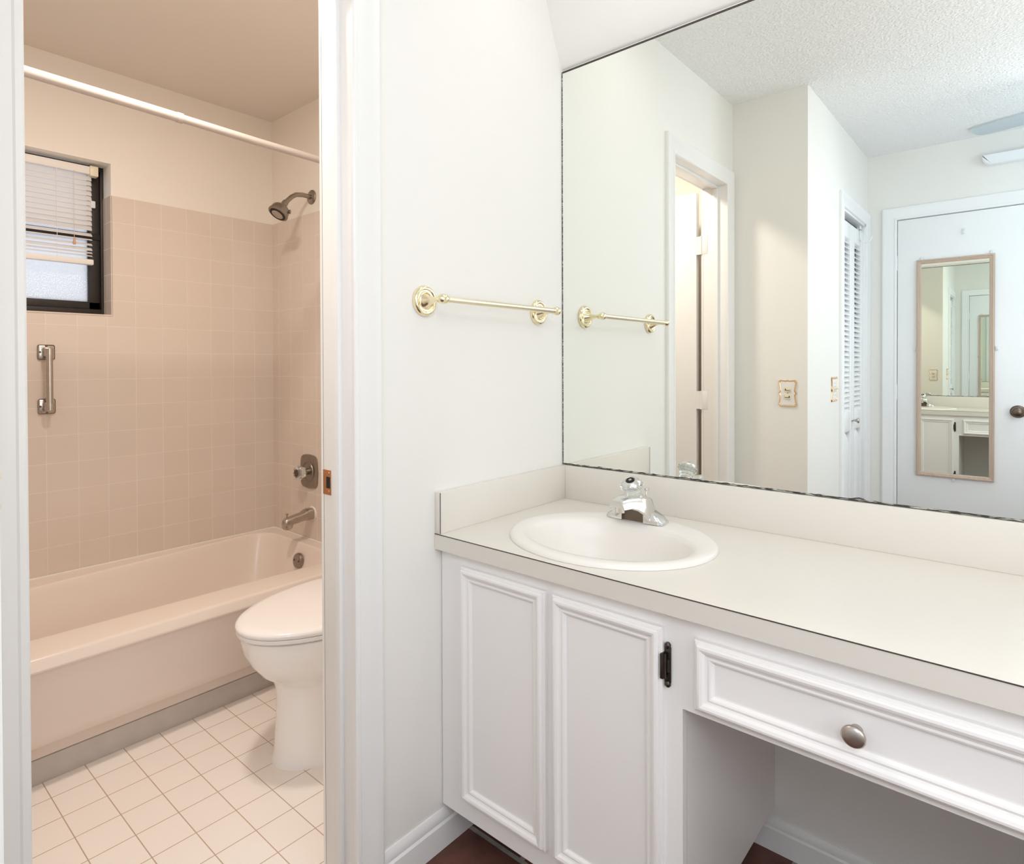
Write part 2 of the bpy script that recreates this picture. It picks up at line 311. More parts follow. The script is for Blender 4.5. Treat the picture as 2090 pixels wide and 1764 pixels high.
# ------------------------------------------------------------------ bathroom doorway
d1 = thing('door_1', (0, -1.104, 0), 'open white bathroom door with its white frame', 'door', kind='structure')
b = B(); casing(b, DY0, DY1, DZ, CAS, lambda u, v, h: Vector((h, u, v))); b.obj('casing', 'trim', d1, 20)
b = B()
for lo, hi in (((-0.107, DY1, 0), (0.001, DY1+0.018, DZ+0.018)), ((-0.107, DY0-0.018, 0), (0.001, DY0, DZ+0.018)), ((-0.107, DY0, DZ), (0.001, DY1, DZ+0.018))): b.box(lo, hi, 0.0015)
b.obj('frame', 'trim', d1, 30)
b = B()
for lo, hi in (((-0.060, DY1-0.010, 0), (-0.035, DY1+0.001, DZ-0.010)), ((-0.060, DY0-0.001, 0), (-0.035, DY0+0.010, DZ-0.010)), ((-0.060, DY0, DZ-0.010), (-0.035, DY1, DZ+0.001))): b.box(lo, hi, 0.002)
b.obj('stop', 'trim', d1, 30)
b = B(); casing(b, DY0, DY1, DZ, CAS, lambda u, v, h: Vector((-0.107-h, u, v))); b.obj('casing', 'trim', d1, 20)
sl = B().box((-0.735, -1.433, 0.012), (-0.143, -1.398, 2.043), 0.003).obj('slab', 'trim', d1, 30)
for z in (1.78, 1.02, 0.26):
    b = B(); b.box((-0.145, -1.3995, z-0.044), (-0.1205, -1.3970, z+0.044)); b.lathe([(0.0055, -0.045), (0.0055, 0.045)], (-0.1185, -1.3955, z), (0, 0, 1), 12)
    b.box((-0.1185, -1.3965, z-0.044), (-0.086, -1.3945, z+0.044), 0.0008)
    b.obj('hinge', 'trim', d1, 30)
b = B(); b.box((-0.1075, DY1-0.0016, 0.906), (-0.078, DY1, 0.962), 0.0006); sp = b.obj('strike_plate', 'copper', d1, 30, label='tarnished copper strike plate')
B().box((-0.094, DY1-0.0022, 0.921), (-0.080, DY1-0.001, 0.947)).obj('latch_hole', 'black', sp, 0)
for z in (0.954, 0.913): B().lathe([(0.0035, 0), (0.003, 0.0012)], (-0.085, DY1-0.0015, z), (0, -1, 0), 12).obj('screw', 'copper', sp)

# ------------------------------------------------------------------ hall door with hinges, knob and hook
d2 = thing('door_2', (0.863, YB, 0), 'closed white hall door seen in the big mirror', 'door', kind='structure')
B().box((HX0+0.003, YB-0.035, 0.012), (HX1-0.003, YB+0.001, HZ-0.004), 0.002).obj('slab', 'door', d2, 30)
b = B(); casing(b, HX0, HX1, HZ, CAS, lambda u, v, h: Vector((u, YB+h, v))); b.obj('casing', 'door', d2, 20)
b = B()
for lo, hi in (((HX0-0.018, YB-0.11, 0), (HX0, YB+0.001, HZ+0.018)), ((HX1, YB-0.11, 0), (HX1+0.018, YB+0.001, HZ+0.018)), ((HX0, YB-0.11, HZ), (HX1, YB+0.001, HZ+0.018)), ((HX0-0.01, YB-0.11, 0), (HX1+0.01, YB-0.09, HZ))): b.box(lo, hi, 0.001)
b.obj('frame', 'door', d2, 30)
for z in (1.795, 1.025, 0.25):
    b = B()
    for k in range(5): b.lathe([(0.006, 0), (0.006, 0.0168)], (HX0-0.003, YB+0.006, z-0.044+k*0.0176), (0, 0, 1), 12)
    b.box((HX0-0.012, YB-0.001, z-0.044), (HX0+0.002, YB+0.0035, z+0.044)); b.obj('hinge', 'door', d2, 30)
b = B(); b.lathe([(0.034, 0), (0.034, 0.003), (0.030, 0.008), (0.016, 0.011), (0.012, 0.022), (0.013, 0.030), (0.022, 0.038), (0.027, 0.048), (0.026, 0.058), (0.018, 0.066), (0.008, 0.069)], (1.025, YB+0.001, 0.933), (0, 1, 0), 32)
b.obj('knob', 'bronze', d2, 50, label='round antique bronze door knob')
b = B(); b.box((0.786, YB+0.001, 1.925), (0.799, YB+0.004, 1.958), 0.001); b.tube([(0.7925, YB+0.003, 1.948), (0.7925, YB+0.016, 1.944), (0.7925, YB+0.022, 1.952)], 0.0035, 8); b.tube([(0.7925, YB+0.003, 1.932), (0.7925, YB+0.018, 1.924), (0.7925, YB+0.026, 1.933)], 0.0035, 8)
b.obj('hook', 'silver', d2, 40, label='small pale hook high on the door')

# ------------------------------------------------------------------ closet door
d3 = thing('door_3', (0.331, -2.47, 0), 'white louvered bifold closet door seen in the big mirror', 'door', kind='structure')
b = B(); casing(b, CY0, CY1, CHZ, CAS, lambda u, v, h: Vector((0.331+h, u, v))); b.obj('casing', 'door', d3, 20)
b = B()
for lo, hi in (((0.231, CY1-0.012, 0), (0.332, CY1+0.006, CHZ+0.01)), ((0.231, CY0-0.006, 0), (0.332, CY0+0.012, CHZ+0.01)), ((0.231, CY0, CHZ-0.012), (0.332, CY1, CHZ+0.006))): b.box(lo, hi, 0.001)
b.obj('frame', 'door', d3, 30)
B().box((0.262, CY0+0.014, CHZ-0.034), (0.290, CY1-0.014, CHZ-0.012)).obj('track', 'shade_dark', d3, 0, label='track strip above the bifold leaves, coloured as a shaded gap')  # strip coloured dark to stand for the shaded gap above the leaves
B().box((0.270, CY0+0.012, 0.0), (0.276, CY1-0.012, CHZ-0.055)).obj('added_backing', 'door', d3, 0)  # white sheet added behind the louvers so their gaps stay light
ym = (CY0+CY1)/2
for (a0, a1) in ((ym+0.001, CY1-0.014), (CY0+0.014, ym-0.001)):
    xf, xb, st = 0.322, 0.294, 0.056
    b = B()
    for lo, hi in (((xb, a0, 0.02), (xf, a0+st, 1.985)), ((xb, a1-st, 0.02), (xf, a1, 1.985)), ((xb, a0+st, 1.895), (xf, a1-st, 1.985)), ((xb, a0+st, 0.815), (xf, a1-st, 0.925)), ((xb, a0+st, 0.02), (xf, a1-st, 0.13))): b.box(lo, hi, 0.003)
    lf = b.obj('bifold_leaf', 'door', d3, 30)
    b = B(); nn = 34; pit = (1.895-0.925)/nn
    for k in range(nn):
        z = 0.925+pit*(k+0.5)
        b.prism([(xf-0.004, z-0.015), (xf-0.001, z-0.0145), (xb+0.003, z+0.013), (xb, z+0.0125)], lambda p: Vector((p[0], a0+st, p[1])), lambda p: Vector((p[0], a1-st, p[1])))
    b.obj('louvers', 'door', lf, 0)
    # raised lower panel with an arched top
    b = B(); c0, c1 = a0+st, a1-st; aw = c1-c0; arch = [(c0, 0.13), (c1, 0.13)]+[(c1-aw*k/10, 0.775+0.04*math.sin(PI*k/10)) for k in range(11)]
    cm = ((c0+c1)/2, 0.45)
    def rg(sc, hh): return [Vector((hh, cm[0]+(p[0]-cm[0])*sc, cm[1]+(p[1]-cm[1])*(1-(1-sc)*0.32))) for p in arch]
    b.rings([rg(1, xb), rg(1, xf-0.014), rg(0.78, xf-0.004), rg(0.74, xf-0.003)]); b.obj('lower_panel', 'door', lf, 15)
b = B(); b.lathe([(0.009, 0), (0.005, 0.004), (0.005, 0.014), (0.012, 0.026), (0.016, 0.032), (0.014, 0.036), (0.004, 0.038)], (0.322, -2.462, 0.873), (1, 0, 0), 24)
b.obj('knob', 'nickel', d3, 50, label='small nickel knob on the bifold door')
t = thing('over_door_hook', (0.325, -2.67, 1.99), 'white plastic hook hanging over the closet door top', 'hook')
b = B(); b.box((0.323, -2.685, 1.925), (0.327, -2.655, 2.012), 0.001); b.box((0.296, -2.685, 1.988), (0.327, -2.655, 1.993)); b.tube([(0.326, -2.67, 1.935), (0.345, -2.67, 1.915), (0.372, -2.67, 1.918), (0.385, -2.67, 1.945)], [0.006, 0.006, 0.006, 0.005], 10); b.obj('hook', 'fixture', t, 40)

# ------------------------------------------------------------------ bathroom window
w = thing('window_1', (-1.84, (WY0+WY1)/2, WZ0), 'small bathroom window in a dark frame with pebbled glass', 'window', kind='structure')
b = B(); fx0, fx1 = -1.875, -1.822; fw = 0.014
for lo, hi in (((fx0, WY1-fw, WZ0+0.003), (fx1, WY1, WZ1)), ((fx0, WY0, WZ0+0.003), (fx1, WY0+fw, WZ1)), ((fx0, WY0+fw, WZ0+0.003), (fx1, WY1-fw, WZ0+0.030)), ((fx0, WY0+fw, WZ1-0.02), (fx1, WY1-fw, WZ1))): b.box(lo, hi, 0.002)
b.obj('window_frame', 'winframe', w, 30)
b = B(); sx0, sx1 = -1.862, -1.834
for lo, hi in (((sx0, -0.791, 1.437), (sx1, WY1-fw, 2.02)), ((sx0, WY0+fw, 1.437), (sx1, WY0+fw+0.045, 2.02)), ((sx0, WY0+fw, 1.437), (sx1, WY1-fw, 1.469)), ((sx0, WY0+fw, 1.730), (sx1+0.006, WY1-fw, 1.757))): b.box(lo, hi, 0.003)
b.obj('sash', 'winframe', w, 30)
B().box((-1.852, WY0+fw+0.03, 1.45), (-1.848, -0.780, 2.02)).obj('pane', 'obscure', w, 0)
b = B(); b.box((-1.834, -0.786, 1.862), (-1.822, -0.765, 1.892), 0.003); b.obj('latch', 'silver', w, 30, label='small white latch on the frame side')

# blind
bl = thing('window_blind', (-1.795, -1.05, 2.02), 'white mini blind lowered over most of the bathroom window', 'blind')
by0, by1 = -1.345, -0.789
B().box((-1.812, by0, 1.990), (-1.783, -0.797, 2.022), 0.002).obj('headrail', 'blind', bl, 30)
B().box((-1.816, -0.797, 1.984), (-1.778, -0.766, 2.026), 0.003).obj('bracket', 'ivory', bl, 30, label='cream end bracket of the blind')
def slat(z, tilt, wid=0.025):
    b = B(); rings = []
    for y in (by0, by1):
        r = []
        for k in range(7):
            s_ = (k/6-0.5)*wid; c = 0.0022*(1-(2*(k/6)-1)**2)
            r.append(Vector((-1.795+s_*math.cos(tilt)+c*math.sin(tilt), y, z-s_*math.sin(tilt)+c*math.cos(tilt))))
        rings.append(r)
    b.rings(rings, False, False, closed=False); return b
z = 1.975; k = 0
while z > 1.756:
    slat(z, math.radians(62)).obj('slat', 'slat', bl, 60); z -= 0.0205
for z, tl_ in ((1.742, 40), (1.722, 22), (1.702, 30), (1.683, 38), (1.668, 25), (1.655, 20)):
    slat(z, math.radians(tl_)).obj('slat', 'slat', bl, 60)
B().box((-1.808, by0, 1.617), (-1.782, by1+0.004, 1.640), 0.004).obj('bottom_rail', 'blind', bl, 30)
for y in (-0.915, -1.22):
    B().tube([(-1.7815, y, 1.99), (-1.7815, y, 1.63)], 0.0009, 6).obj('ladder_cord', 'blind', bl)
b = B(); b.tube([(-1.779, -0.856, 1.993), (-1.778, -0.856, 1.72)], 0.0008, 6); cd = b.obj('pull_cord', 'cord', bl)
B().lathe([(0.002, 0.014), (0.004, 0.010), (0.0055, -0.008), (0.0055, -0.014), (0.002, -0.015)], (-1.778, -0.856, 1.707), (0, 0, 1), 14).obj('tassel', 'tassel', cd, 50)

# ------------------------------------------------------------------ bathtub
tb = thing('bathtub', (-1.34, -0.76, 0), 'beige bathtub along the tiled wall', 'bathtub')
X0, X1, TY0, TY1, RZ = -1.7285, -0.945, -1.60, -0.001, 0.384
def quad_ring(xa, xb, xc, xd, ya, yb, r, z, n=9):
    # rounded quad: back edge xa(at ya)->xb(at yb), front edge xd(at ya)->xc(at yb)
    P = [Vector((xd, ya, 0)), Vector((xc, yb, 0)), Vector((xb, yb, 0)), Vector((xa, ya, 0))]; out = []
    for i in range(4):
        p, a, c = P[i], P[i-1], P[(i+1) % 4]; rr = r[i]
        d1 = (a-p).normalized(); d2 = (c-p).normalized()
        for k in range(n):
            t_ = k/(n-1); q = (p+d1*rr)*(1-t_)**2+p*2*t_*(1-t_)+(p+d2*rr)*t_**2; out.append(Vector((q.x, q.y, z)))
    return out
e = 0.001
O = lambda d: (X0, X0, X1-d, X1-d, TY0, TY1)
Q = (0.12, 0.10, 0.13, 0.14)
def inn(d): return (-1.585+d, -1.712+d, -1.072-d, -1.122-d, -1.49+d, -0.060-d)
seq = [(O(0.006), (e,)*4, 0.341), (O(0.001), (e,)*4, 0.347), (O(0.0), (e,)*4, 0.351), (O(0.002), (e,)*4, 0.3545), (O(0.0105), (e,)*4, 0.3765), (O(0.0135), (e,)*4, 0.3810), (O(0.018), (e,)*4, 0.3834), (O(0.024), (e,)*4, RZ),
       (inn(-0.006), Q, RZ), (inn(-0.001), Q, RZ-0.0004), (inn(0.002), Q, RZ-0.0025), (inn(0.004), Q, RZ-0.006), (inn(0.010), Q, RZ-0.030),
       ((-1.555, -1.665, -1.12, -1.16, -1.38, -0.105), (0.13, 0.12, 0.14, 0.14), 0.22), ((-1.535, -1.63, -1.15, -1.19, -1.26, -0.14), (0.14, 0.14, 0.15, 0.15), 0.11), ((-1.50, -1.57, -1.20, -1.24, -1.15, -0.22), (0.14, 0.14, 0.15, 0.15), 0.075)]
b = B(); b.rings([quad_ring(*a, r, z) for a, r, z in seq], False, True); b.obj('basin', 'tub', tb, 50)
b = B(); pr = [(X1-0.004, 0.345), (X1-0.0075, 0.339), (X1-0.0095, 0.330), (X1-0.012, 0.155), (X1-0.016, 0.138), (X1-0.028, 0.124), (X1-0.046, 0.110), (X1-0.066, 0.076), (X1-0.085, 0.070), (X1-0.085, 0.350)]
b.prism(pr, lambda p: Vector((p[0], TY0, p[1])), lambda p: Vector((p[0], TY1, p[1]))); b.obj('apron', 'tub', tb, 40)
B().box((-1.040, TY0, 0.0), (X1-0.078, TY1, 0.35)).obj('base', 'tub', tb, 0) if False else None
b = B(); oa = Vector((0.0, -1, 0.18)).normalized(); b.lathe([(0.034, -0.004), (0.034, 0.005), (0.031, 0.010), (0.02, 0.012), (0.004, 0.0125)], (-1.372, -0.088, 0.312), oa, 32)
ov = b.obj('overflow_plate', 'agedchrome', tb, 40, label='round aged chrome overflow plate')
for dx in (-0.018, 0.018): B().lathe([(0.0045, 0), (0.004, 0.002)], Vector((-1.372+dx, -0.088, 0.312))+oa*0.0118, oa, 12).obj('screw', 'bronze', ov)
b = B(); b.tube([(X0+0.002, TY0, RZ+0.001), (X0+0.002, -0.004, RZ+0.001)], 0.0048, 8); b.tube([(X0+0.002, -0.003, RZ+0.001), (X1-0.02, -0.003, RZ+0.001)], 0.004, 8); b.obj('caulk_bead', 'caulk', tb)

# tub spout, valve, shower head
t = thing('tub_spout', (-1.391, 0, 0.508), 'chrome tub spout low on the tiled end wall', 'spout')
def sring(y, w_, zt, zb): # rounded section across the spout
    out = []
    for k in range(20):
        a = 2*PI*k/20; sx = math.copysign(abs(math.cos(a))**0.7, math.cos(a)); sz = math.copysign(abs(math.sin(a))**0.7, math.sin(a))
        out.append(Vector((-1.391+w_*sx, y, (zt+zb)/2+(zt-zb)/2*sz)))
    return out
b = B(); b.rings([sring(-0.002, 0.026, 0.535, 0.482), sring(-0.03, 0.027, 0.536, 0.482), sring(-0.045, 0.025, 0.532, 0.484), sring(-0.06, 0.0225, 0.524, 0.483), sring(-0.112, 0.021, 0.516, 0.476), sring(-0.118, 0.021, 0.5155, 0.458), sring(-0.140, 0.020, 0.511, 0.456), sring(-0.150, 0.017, 0.504, 0.460), sring(-0.154, 0.010, 0.495, 0.468)])
b.obj('spout_body', 'wornchrome', t, 50)
B().lathe([(0.003, 0), (0.003, 0.013), (0.0065, 0.018), (0.0075, 0.022), (0.002, 0.023)], (-1.391, -0.135, 0.508), (0, 0, 1), 14).obj('diverter_knob', 'wornchrome', t, 50)
B().lathe([(0.034, 0), (0.032, 0.005), (0.027, 0.006)], (-1.391, 0, 0.508), (0, -1, 0), 24).obj('caulk_ring', 'caulk', t, 50)
t = thing('shower_valve', (-1.412, 0, 0.70), 'shower valve with clear knob above the tub spout', 'tap')
def plate_ring(hw, hh, y, bow):
    out = []
    for k in range(48):
        a = 2*PI*k/48; c, s_ = math.cos(a), math.sin(a); ex = 0.22
        x = math.copysign(abs(c)**ex, c); z = math.copysign(abs(s_)**ex, s_)
        out.append(Vector((-1.412+x*hw*(1+bow*(1-z*z)), y, 0.702+z*hh*(1+bow*(1-x*x)))))
    return out
b = B(); b.rings([plate_ring(0.063, 0.071, -0.001, 0.13), plate_ring(0.062, 0.070, -0.007, 0.13), plate_ring(0.057, 0.065, -0.0105, 0.13), plate_ring(0.03, 0.04, -0.012, 0.1)])
pl = b.obj('escutcheon', 'agedchrome', t, 30)
b = B(); b.lathe([(0.048, 0), (0.046, 0.004), (0.043, 0.004), (0.041, 0.001)], (-1.412, -0.012, 0.702), (0, -1, 0), 40, False); b.obj('ring', 'agedchrome', pl, 30)
B().lathe([(0.015, 0), (0.015, 0.012), (0.012, 0.014), (0.012, 0.02)], (-1.412, -0.012, 0.702), (0, -1, 0), 24).obj('stem', 'agedchrome', t, 40)
def knob_rings(b, o, ax, prof, n=48, fl=12, amp=0.06):
    ax = Vector(ax).normalized(); t_ = Vector((0, 0, 1)) if abs(ax.z) < 0.9 else Vector((1, 0, 0)); e1 = ax.cross(t_).normalized(); e2 = ax.cross(e1); o = Vector(o)
    b.rings([[o+ax*h+(e1*math.cos(2*PI*i/n)+e2*math.sin(2*PI*i/n))*r*(1+amp*math.cos(fl*2*PI*i/n)) for i in range(n)] for r, h in prof])
b = B(); knob_rings(b, (-1.412, -0.026, 0.702), (0, -1, 0), [(0.018, 0), (0.022, 0.004), (0.026, 0.022), (0.032, 0.030), (0.034, 0.038), (0.030, 0.044), (0.018, 0.046)])
kn = b.obj('knob', 'acrylic', t, 40, label='clear fluted knob')
B().lathe([(0.017, 0), (0.017, 0.003), (0.011, 0.005), (0.010, 0.003), (0.004, 0.004)], (-1.412, -0.0715, 0.702), (0, -1, 0), 24).obj('button', 'bronze', kn, 40)
t = thing('shower_fitting', (-1.379, 0, 1.977), 'aged metal shower head on a bent arm above the tiles', 'shower head')
B().lathe([(0.033, 0), (0.033, 0.003), (0.028, 0.008), (0.012, 0.010)], (-1.379, -0.001, 1.977), (0, -1, 0), 32).obj('flange', 'agedchrome', t, 40)
b = B(); P0 = [(-1.379, -0.008, 1.977), (-1.379, -0.05, 1.978), (-1.379, -0.085, 1.972), (-1.379, -0.108, 1.957), (-1.379, -0.128, 1.937), (-1.379, -0.140, 1.924)]
b.tube(P0, 0.0105, 14); b.obj('arm', 'agedchrome', t, 60)
ax = Vector((0, -0.55, -0.83)).normalized(); o = Vector((-1.379, -0.138, 1.927))
b = B(); b.lathe([(0.013, -0.004), (0.0145, 0.006), (0.0145, 0.022), (0.020, 0.024), (0.032, 0.030), (0.040, 0.040), (0.0425, 0.056), (0.046, 0.064), (0.0455, 0.070), (0.038, 0.072)], o, ax, 40); hd = b.obj('head', 'agedchrome', t, 40)
b = B(); b.lathe([(0.037, 0.0715), (0.037, 0.0735), (0.027, 0.0735), (0.027, 0.0715)], o, ax, 40); b.obj('nozzle_ring', 'black', hd, 40)
b = B(); b.lathe([(0.0265, 0.0715), (0.0265, 0.0745), (0.020, 0.0755), (0.018, 0.0735), (0.004, 0.0738)], o, ax, 32); b.obj('face_disc', 'nickel', hd, 40)
b = B(); b.tube([o+ax*0.05+Vector((0.028, 0.03, 0)), o+ax*0.066+Vector((0.036, 0.036, 0))], [0.007, 0.004], 10); b.obj('lever', 'agedchrome', hd)

# curtain rod
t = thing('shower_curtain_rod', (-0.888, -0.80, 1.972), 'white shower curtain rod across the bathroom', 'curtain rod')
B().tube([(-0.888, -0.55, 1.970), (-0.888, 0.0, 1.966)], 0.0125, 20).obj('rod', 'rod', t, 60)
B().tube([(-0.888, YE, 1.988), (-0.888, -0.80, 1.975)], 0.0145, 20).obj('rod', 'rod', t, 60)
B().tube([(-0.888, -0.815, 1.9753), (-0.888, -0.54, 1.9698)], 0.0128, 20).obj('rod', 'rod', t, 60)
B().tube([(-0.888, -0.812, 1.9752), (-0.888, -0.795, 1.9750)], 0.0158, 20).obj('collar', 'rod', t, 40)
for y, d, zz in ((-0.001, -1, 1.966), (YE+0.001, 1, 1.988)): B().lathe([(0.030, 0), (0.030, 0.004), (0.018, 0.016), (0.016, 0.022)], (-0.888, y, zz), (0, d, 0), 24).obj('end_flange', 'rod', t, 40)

# grab bar
t = thing('grab_bar', (WX, -0.969, 1.15), 'short vertical chrome grab bar on the tiled wall under the window', 'grab bar')
for z, sg in ((1.2535, 1), (1.044, -1)):
    b = B(); b.box((WX+0.0005, -0.998, z-0.029), (WX+0.010, -0.940, z+0.029), 0.007, 3); p = b.obj('mount_plate', 'wornchrome', t, 40)
    b = B(); b.box((WX+0.008, -0.984, z-0.017), (WX+0.048, -0.954, z+0.017), 0.004); b.lathe([(0.0145, -0.013), (0.0145, 0.013)], (WX+0.050, -0.969, z), (0, 0, 1), 24); b.obj('post', 'wornchrome', p, 35)
    for dy, dz in ((-0.021, 0), (0.0, 0.0235*sg)): B().lathe([(0.0045, 0), (0.004, 0.002)], (WX+0.010, -0.969+dy, z+dz), (1, 0, 0), 12).obj('screw', 'bronze', p)
B().tube([(WX+0.050, -0.969, 1.265), (WX+0.050, -0.969, 1.033)], 0.0118, 24).obj('bar', 'wornchrome', t, 60)

# ------------------------------------------------------------------ toilet
tcx, tcy, ta, tbk, tfr = -0.574, -0.415, 0.203, 0.19, 0.362
def egg(cx, cy, a, back, front, z, n=56):
    out = []
    for k in range(n):
        u = 2*PI*k/n; c, s_ = math.cos(u), math.sin(u); out.append(Vector((cx+a*c, cy+(back if s_ > 0 else front)*s_, z)))
    return out
t = thing('toilet', (tcx, tcy, 0), 'white toilet with closed lid beside the tub', 'toilet')
b = B(); q = lambda f_, z, dx=0: egg(tcx+dx, tcy, ta*f_, tbk*(0.9+0.1*f_), tfr*f_, z)
bx, byy = -0.583, -0.47
b.rings([egg(bx, byy, 0.118, 0.30, 0.197, 0.0), egg(bx, byy, 0.117, 0.30, 0.196, 0.012), egg(bx, byy, 0.112, 0.30, 0.190, 0.03), egg(bx, byy, 0.106, 0.30, 0.182, 0.11), egg(bx, byy, 0.105, 0.29, 0.180, 0.19), egg(bx, byy, 0.108, 0.28, 0.184, 0.225), egg(bx, byy+0.01, 0.120, 0.27, 0.203, 0.25),
         egg(-0.580, -0.45, 0.148, 0.25, 0.252, 0.280), egg(-0.577, -0.43, 0.177, 0.22, 0.305, 0.320), egg(-0.575, -0.42, 0.192, 0.20, 0.336, 0.36), egg(tcx, tcy, 0.198, 0.19, 0.348, 0.395), egg(tcx, tcy, 0.198, 0.19, 0.348, 0.408), egg(tcx, tcy, 0.19, 0.185, 0.34, 0.411)])
b.box((tcx-0.12, -0.30, 0.22), (tcx+0.12, -0.03, 0.40), 0.02, 3)
b.obj('bowl', 'ceramic', t, 60)
b = B(); b.rings([q(0.97, 0.414), q(0.995, 0.417), q(1.0, 0.423), q(0.99, 0.428), q(0.97, 0.4285)]); b.obj('seat', 'seat', t, 50)
b = B(); b.rings([q(0.975, 0.4295), q(1.0, 0.431), q(1.006, 0.437), q(1.0, 0.443), q(0.975, 0.4475), q(0.90, 0.4505), q(0.6, 0.4535), q(0.2, 0.4545)]); b.obj('lid', 'seat', t, 60)
for s_ in (-1, 1): B().box((tcx+s_*0.075-0.02, -0.243, 0.41), (tcx+s_*0.075+0.02, -0.208, 0.447), 0.008, 3).obj('lid_hinge', 'seat', t, 40)
b = B(); b.box((tcx-0.22, -0.205, 0.395), (tcx+0.22, -0.015, 0.735), 0.025, 4); b.obj('tank', 'ceramic', t, 50)
b = B(); b.box((tcx-0.232, -0.217, 0.735), (tcx+0.232, -0.008, 0.772), 0.012, 3); b.obj('tank_lid', 'ceramic', t, 50)
b = B(); b.lathe([(0.012, 0), (0.012, 0.012), (0.008, 0.016)], (tcx-0.16, -0.205, 0.685), (0, -1, 0), 16); b.tube([(tcx-0.16, -0.218, 0.685), (tcx-0.10, -0.222, 0.680)], [0.006, 0.008], 10); b.obj('flush_lever', 'chrome', t, 50)

# ------------------------------------------------------------------ vanity
FY = -0.5416; DF = 0.0205
v = thing('vanity_cabinet', (0.58, FY, 0.105), 'white vanity cabinet with two doors and a drawer over a knee space', 'cabinet')
KX0, KX1, VX1 = 0.617, 1.163, 1.79
b = B()
b.box((0.002, FY, 0.105), (0.076+0.012, FY+0.019, 0.746)); b.box((0.088, FY, 0.105), (0.568, FY+0.019, 0.172)); b.box((0.088, FY, 0.70), (0.568, FY+0.019, 0.746)); b.box((0.306, FY, 0.172), (0.352, FY+0.019, 0.70)); b.box((0.568, FY, 0.105), (KX0, FY+0.019, 0.746))
b.box((KX0, FY, 0.700), (KX1, FY+0.019, 0.746)); b.box((KX0, FY, 0.573), (KX1, FY+0.019, 0.600)); b.box((KX0, FY, 0.600), (0.657, FY+0.019, 0.70)); b.box((1.123, FY, 0.600), (KX1, FY+0.019, 0.70))
b.box((KX1, FY, 0.105), (1.212, FY+0.019, 0.746)); b.box((1.212, FY, 0.105), (1.735, FY+0.019, 0.172)); b.box((1.212, FY, 0.70), (1.735, FY+0.019, 0.746)); b.box((1.735, FY, 0.105), (VX1, FY+0.019, 0.746))
b.obj('face_frame', 'cab', v, 0)
for (xa, xb_) in ((0.003, KX0), (KX1, VX1)):
    b = B(); b.box((xa, FY+0.0185, 0.106), (xa+0.016, -0.001, 0.745)); b.box((xb_-0.016, FY+0.0185, 0.106), (xb_, -0.001, 0.745)); b.box((xa+0.015, FY+0.0185, 0.106), (xb_-0.015, -0.001, 0.122)); b.box((xa+0.015, -0.012, 0.121), (xb_-0.015, -0.001, 0.745))
    b.obj('carcass', 'cab', v, 0)
MP = [(0.0, 0.0), (0.0, 0.011), (0.0025, 0.013), (0.0055, 0.013), (0.0055, 0.017), (0.008, 0.0203), (0.012, 0.0212), (0.0165, 0.0195), (0.0205, 0.0155), (0.024, 0.0140), (0.0275, 0.0148), (0.0305, 0.0135), (0.0345, 0.0088), (0.0365, 0.0082), (0.038, 0.0082)]
fr = lambda u, w_, h_: Vector((u, FY-h_, w_))
def hinge(parent, x, z, sg):
    b = B()
    b.box((x+0.001*sg, FY-0.0045, z-0.033), (x+0.013*sg, FY-0.0005, z+0.033) if sg > 0 else (x+0.013, FY-0.0005, z+0.033), 0.001) if sg > 0 else b.box((x-0.013, FY-0.0045, z-0.033), (x-0.001, FY-0.0005, z+0.033), 0.001)
    b.lathe([(0.003, 0), (0.0055, 0.004), (0.0055, 0.008), (0.003, 0.011)], (x+0.007*sg, FY-0.003, z+0.030), (0, 0, 1), 12)
    b.lathe([(0.003, 0), (0.0055, -0.004), (0.0055, -0.008), (0.003, -0.011)], (x+0.007*sg, FY-0.003, z-0.030), (0, 0, 1), 12)
    b.lathe([(0.0048, -0.022), (0.0048, 0.022)], (x+0.003*sg, FY-0.012, z), (0, 0, 1), 12)
    b.box((min(x-0.002*sg, x+0.004*sg), FY-0.018, z-0.023), (max(x-0.002*sg, x+0.004*sg), FY-0.002, z+0.023), 0.001)
    b.lathe([(0.0032, -0.012), (0.0032, 0.012)], (x+0.0085*sg, FY-0.0065, z), (0, 0, 1), 10)
    b.obj('hinge', 'darkhinge', parent, 40, label='dark metal hinge')
def door_front(u0, u1, w0, w1, hs, label=None, name='door'):
    b = B(); panel(b, u0, u1, w0, w1, MP, fr); o = b.obj(name, 'cab', v, 18, label=label)
    if hs:
        for z in (0.646, 0.225): hinge(o, u1 if hs > 0 else u0, z, hs)
    return o
door_front(0.076, 0.321, 0.1585, 0.7165, 0)
door_front(0.3395, 0.5835, 0.1585, 0.7145, 1)
door_front(1.196, 1.440, 0.1585, 0.7145, -1); door_front(1.461, 1.706, 0.1585, 0.7145, 1)
dr = door_front(0.643, 1.137, 0.586, 0.7115, 0, name='drawer')
b = B(); b.lathe([(0.0085, 0), (0.0075, 0.003), (0.006, 0.008), (0.0065, 0.013), (0.012, 0.018), (0.0162, 0.0215), (0.0165, 0.0245), (0.014, 0.0275), (0.008, 0.0295), (0.002, 0.030)], (0.8895, FY-0.0082, 0.6475), (0, -1, 0), 32)
b.obj('knob', 'nickel', dr, 50, label='round brushed nickel knob')

# countertop with splashes
ZC, CD, TE = 0.7846, 0.5654, 0.0385
ct = thing('countertop', (0.9, -0.28, ZC-TE), 'long cream laminate countertop with backsplash and side splash', 'countertop')
SX, SY = 0.345, -0.322
b = B(); n = 64
def oval(a, bb, z, cy=SY, cx=SX): return [Vector((cx+a*math.cos(2*PI*k/n), cy+bb*math.sin(2*PI*k/n), z)) for k in range(n)]
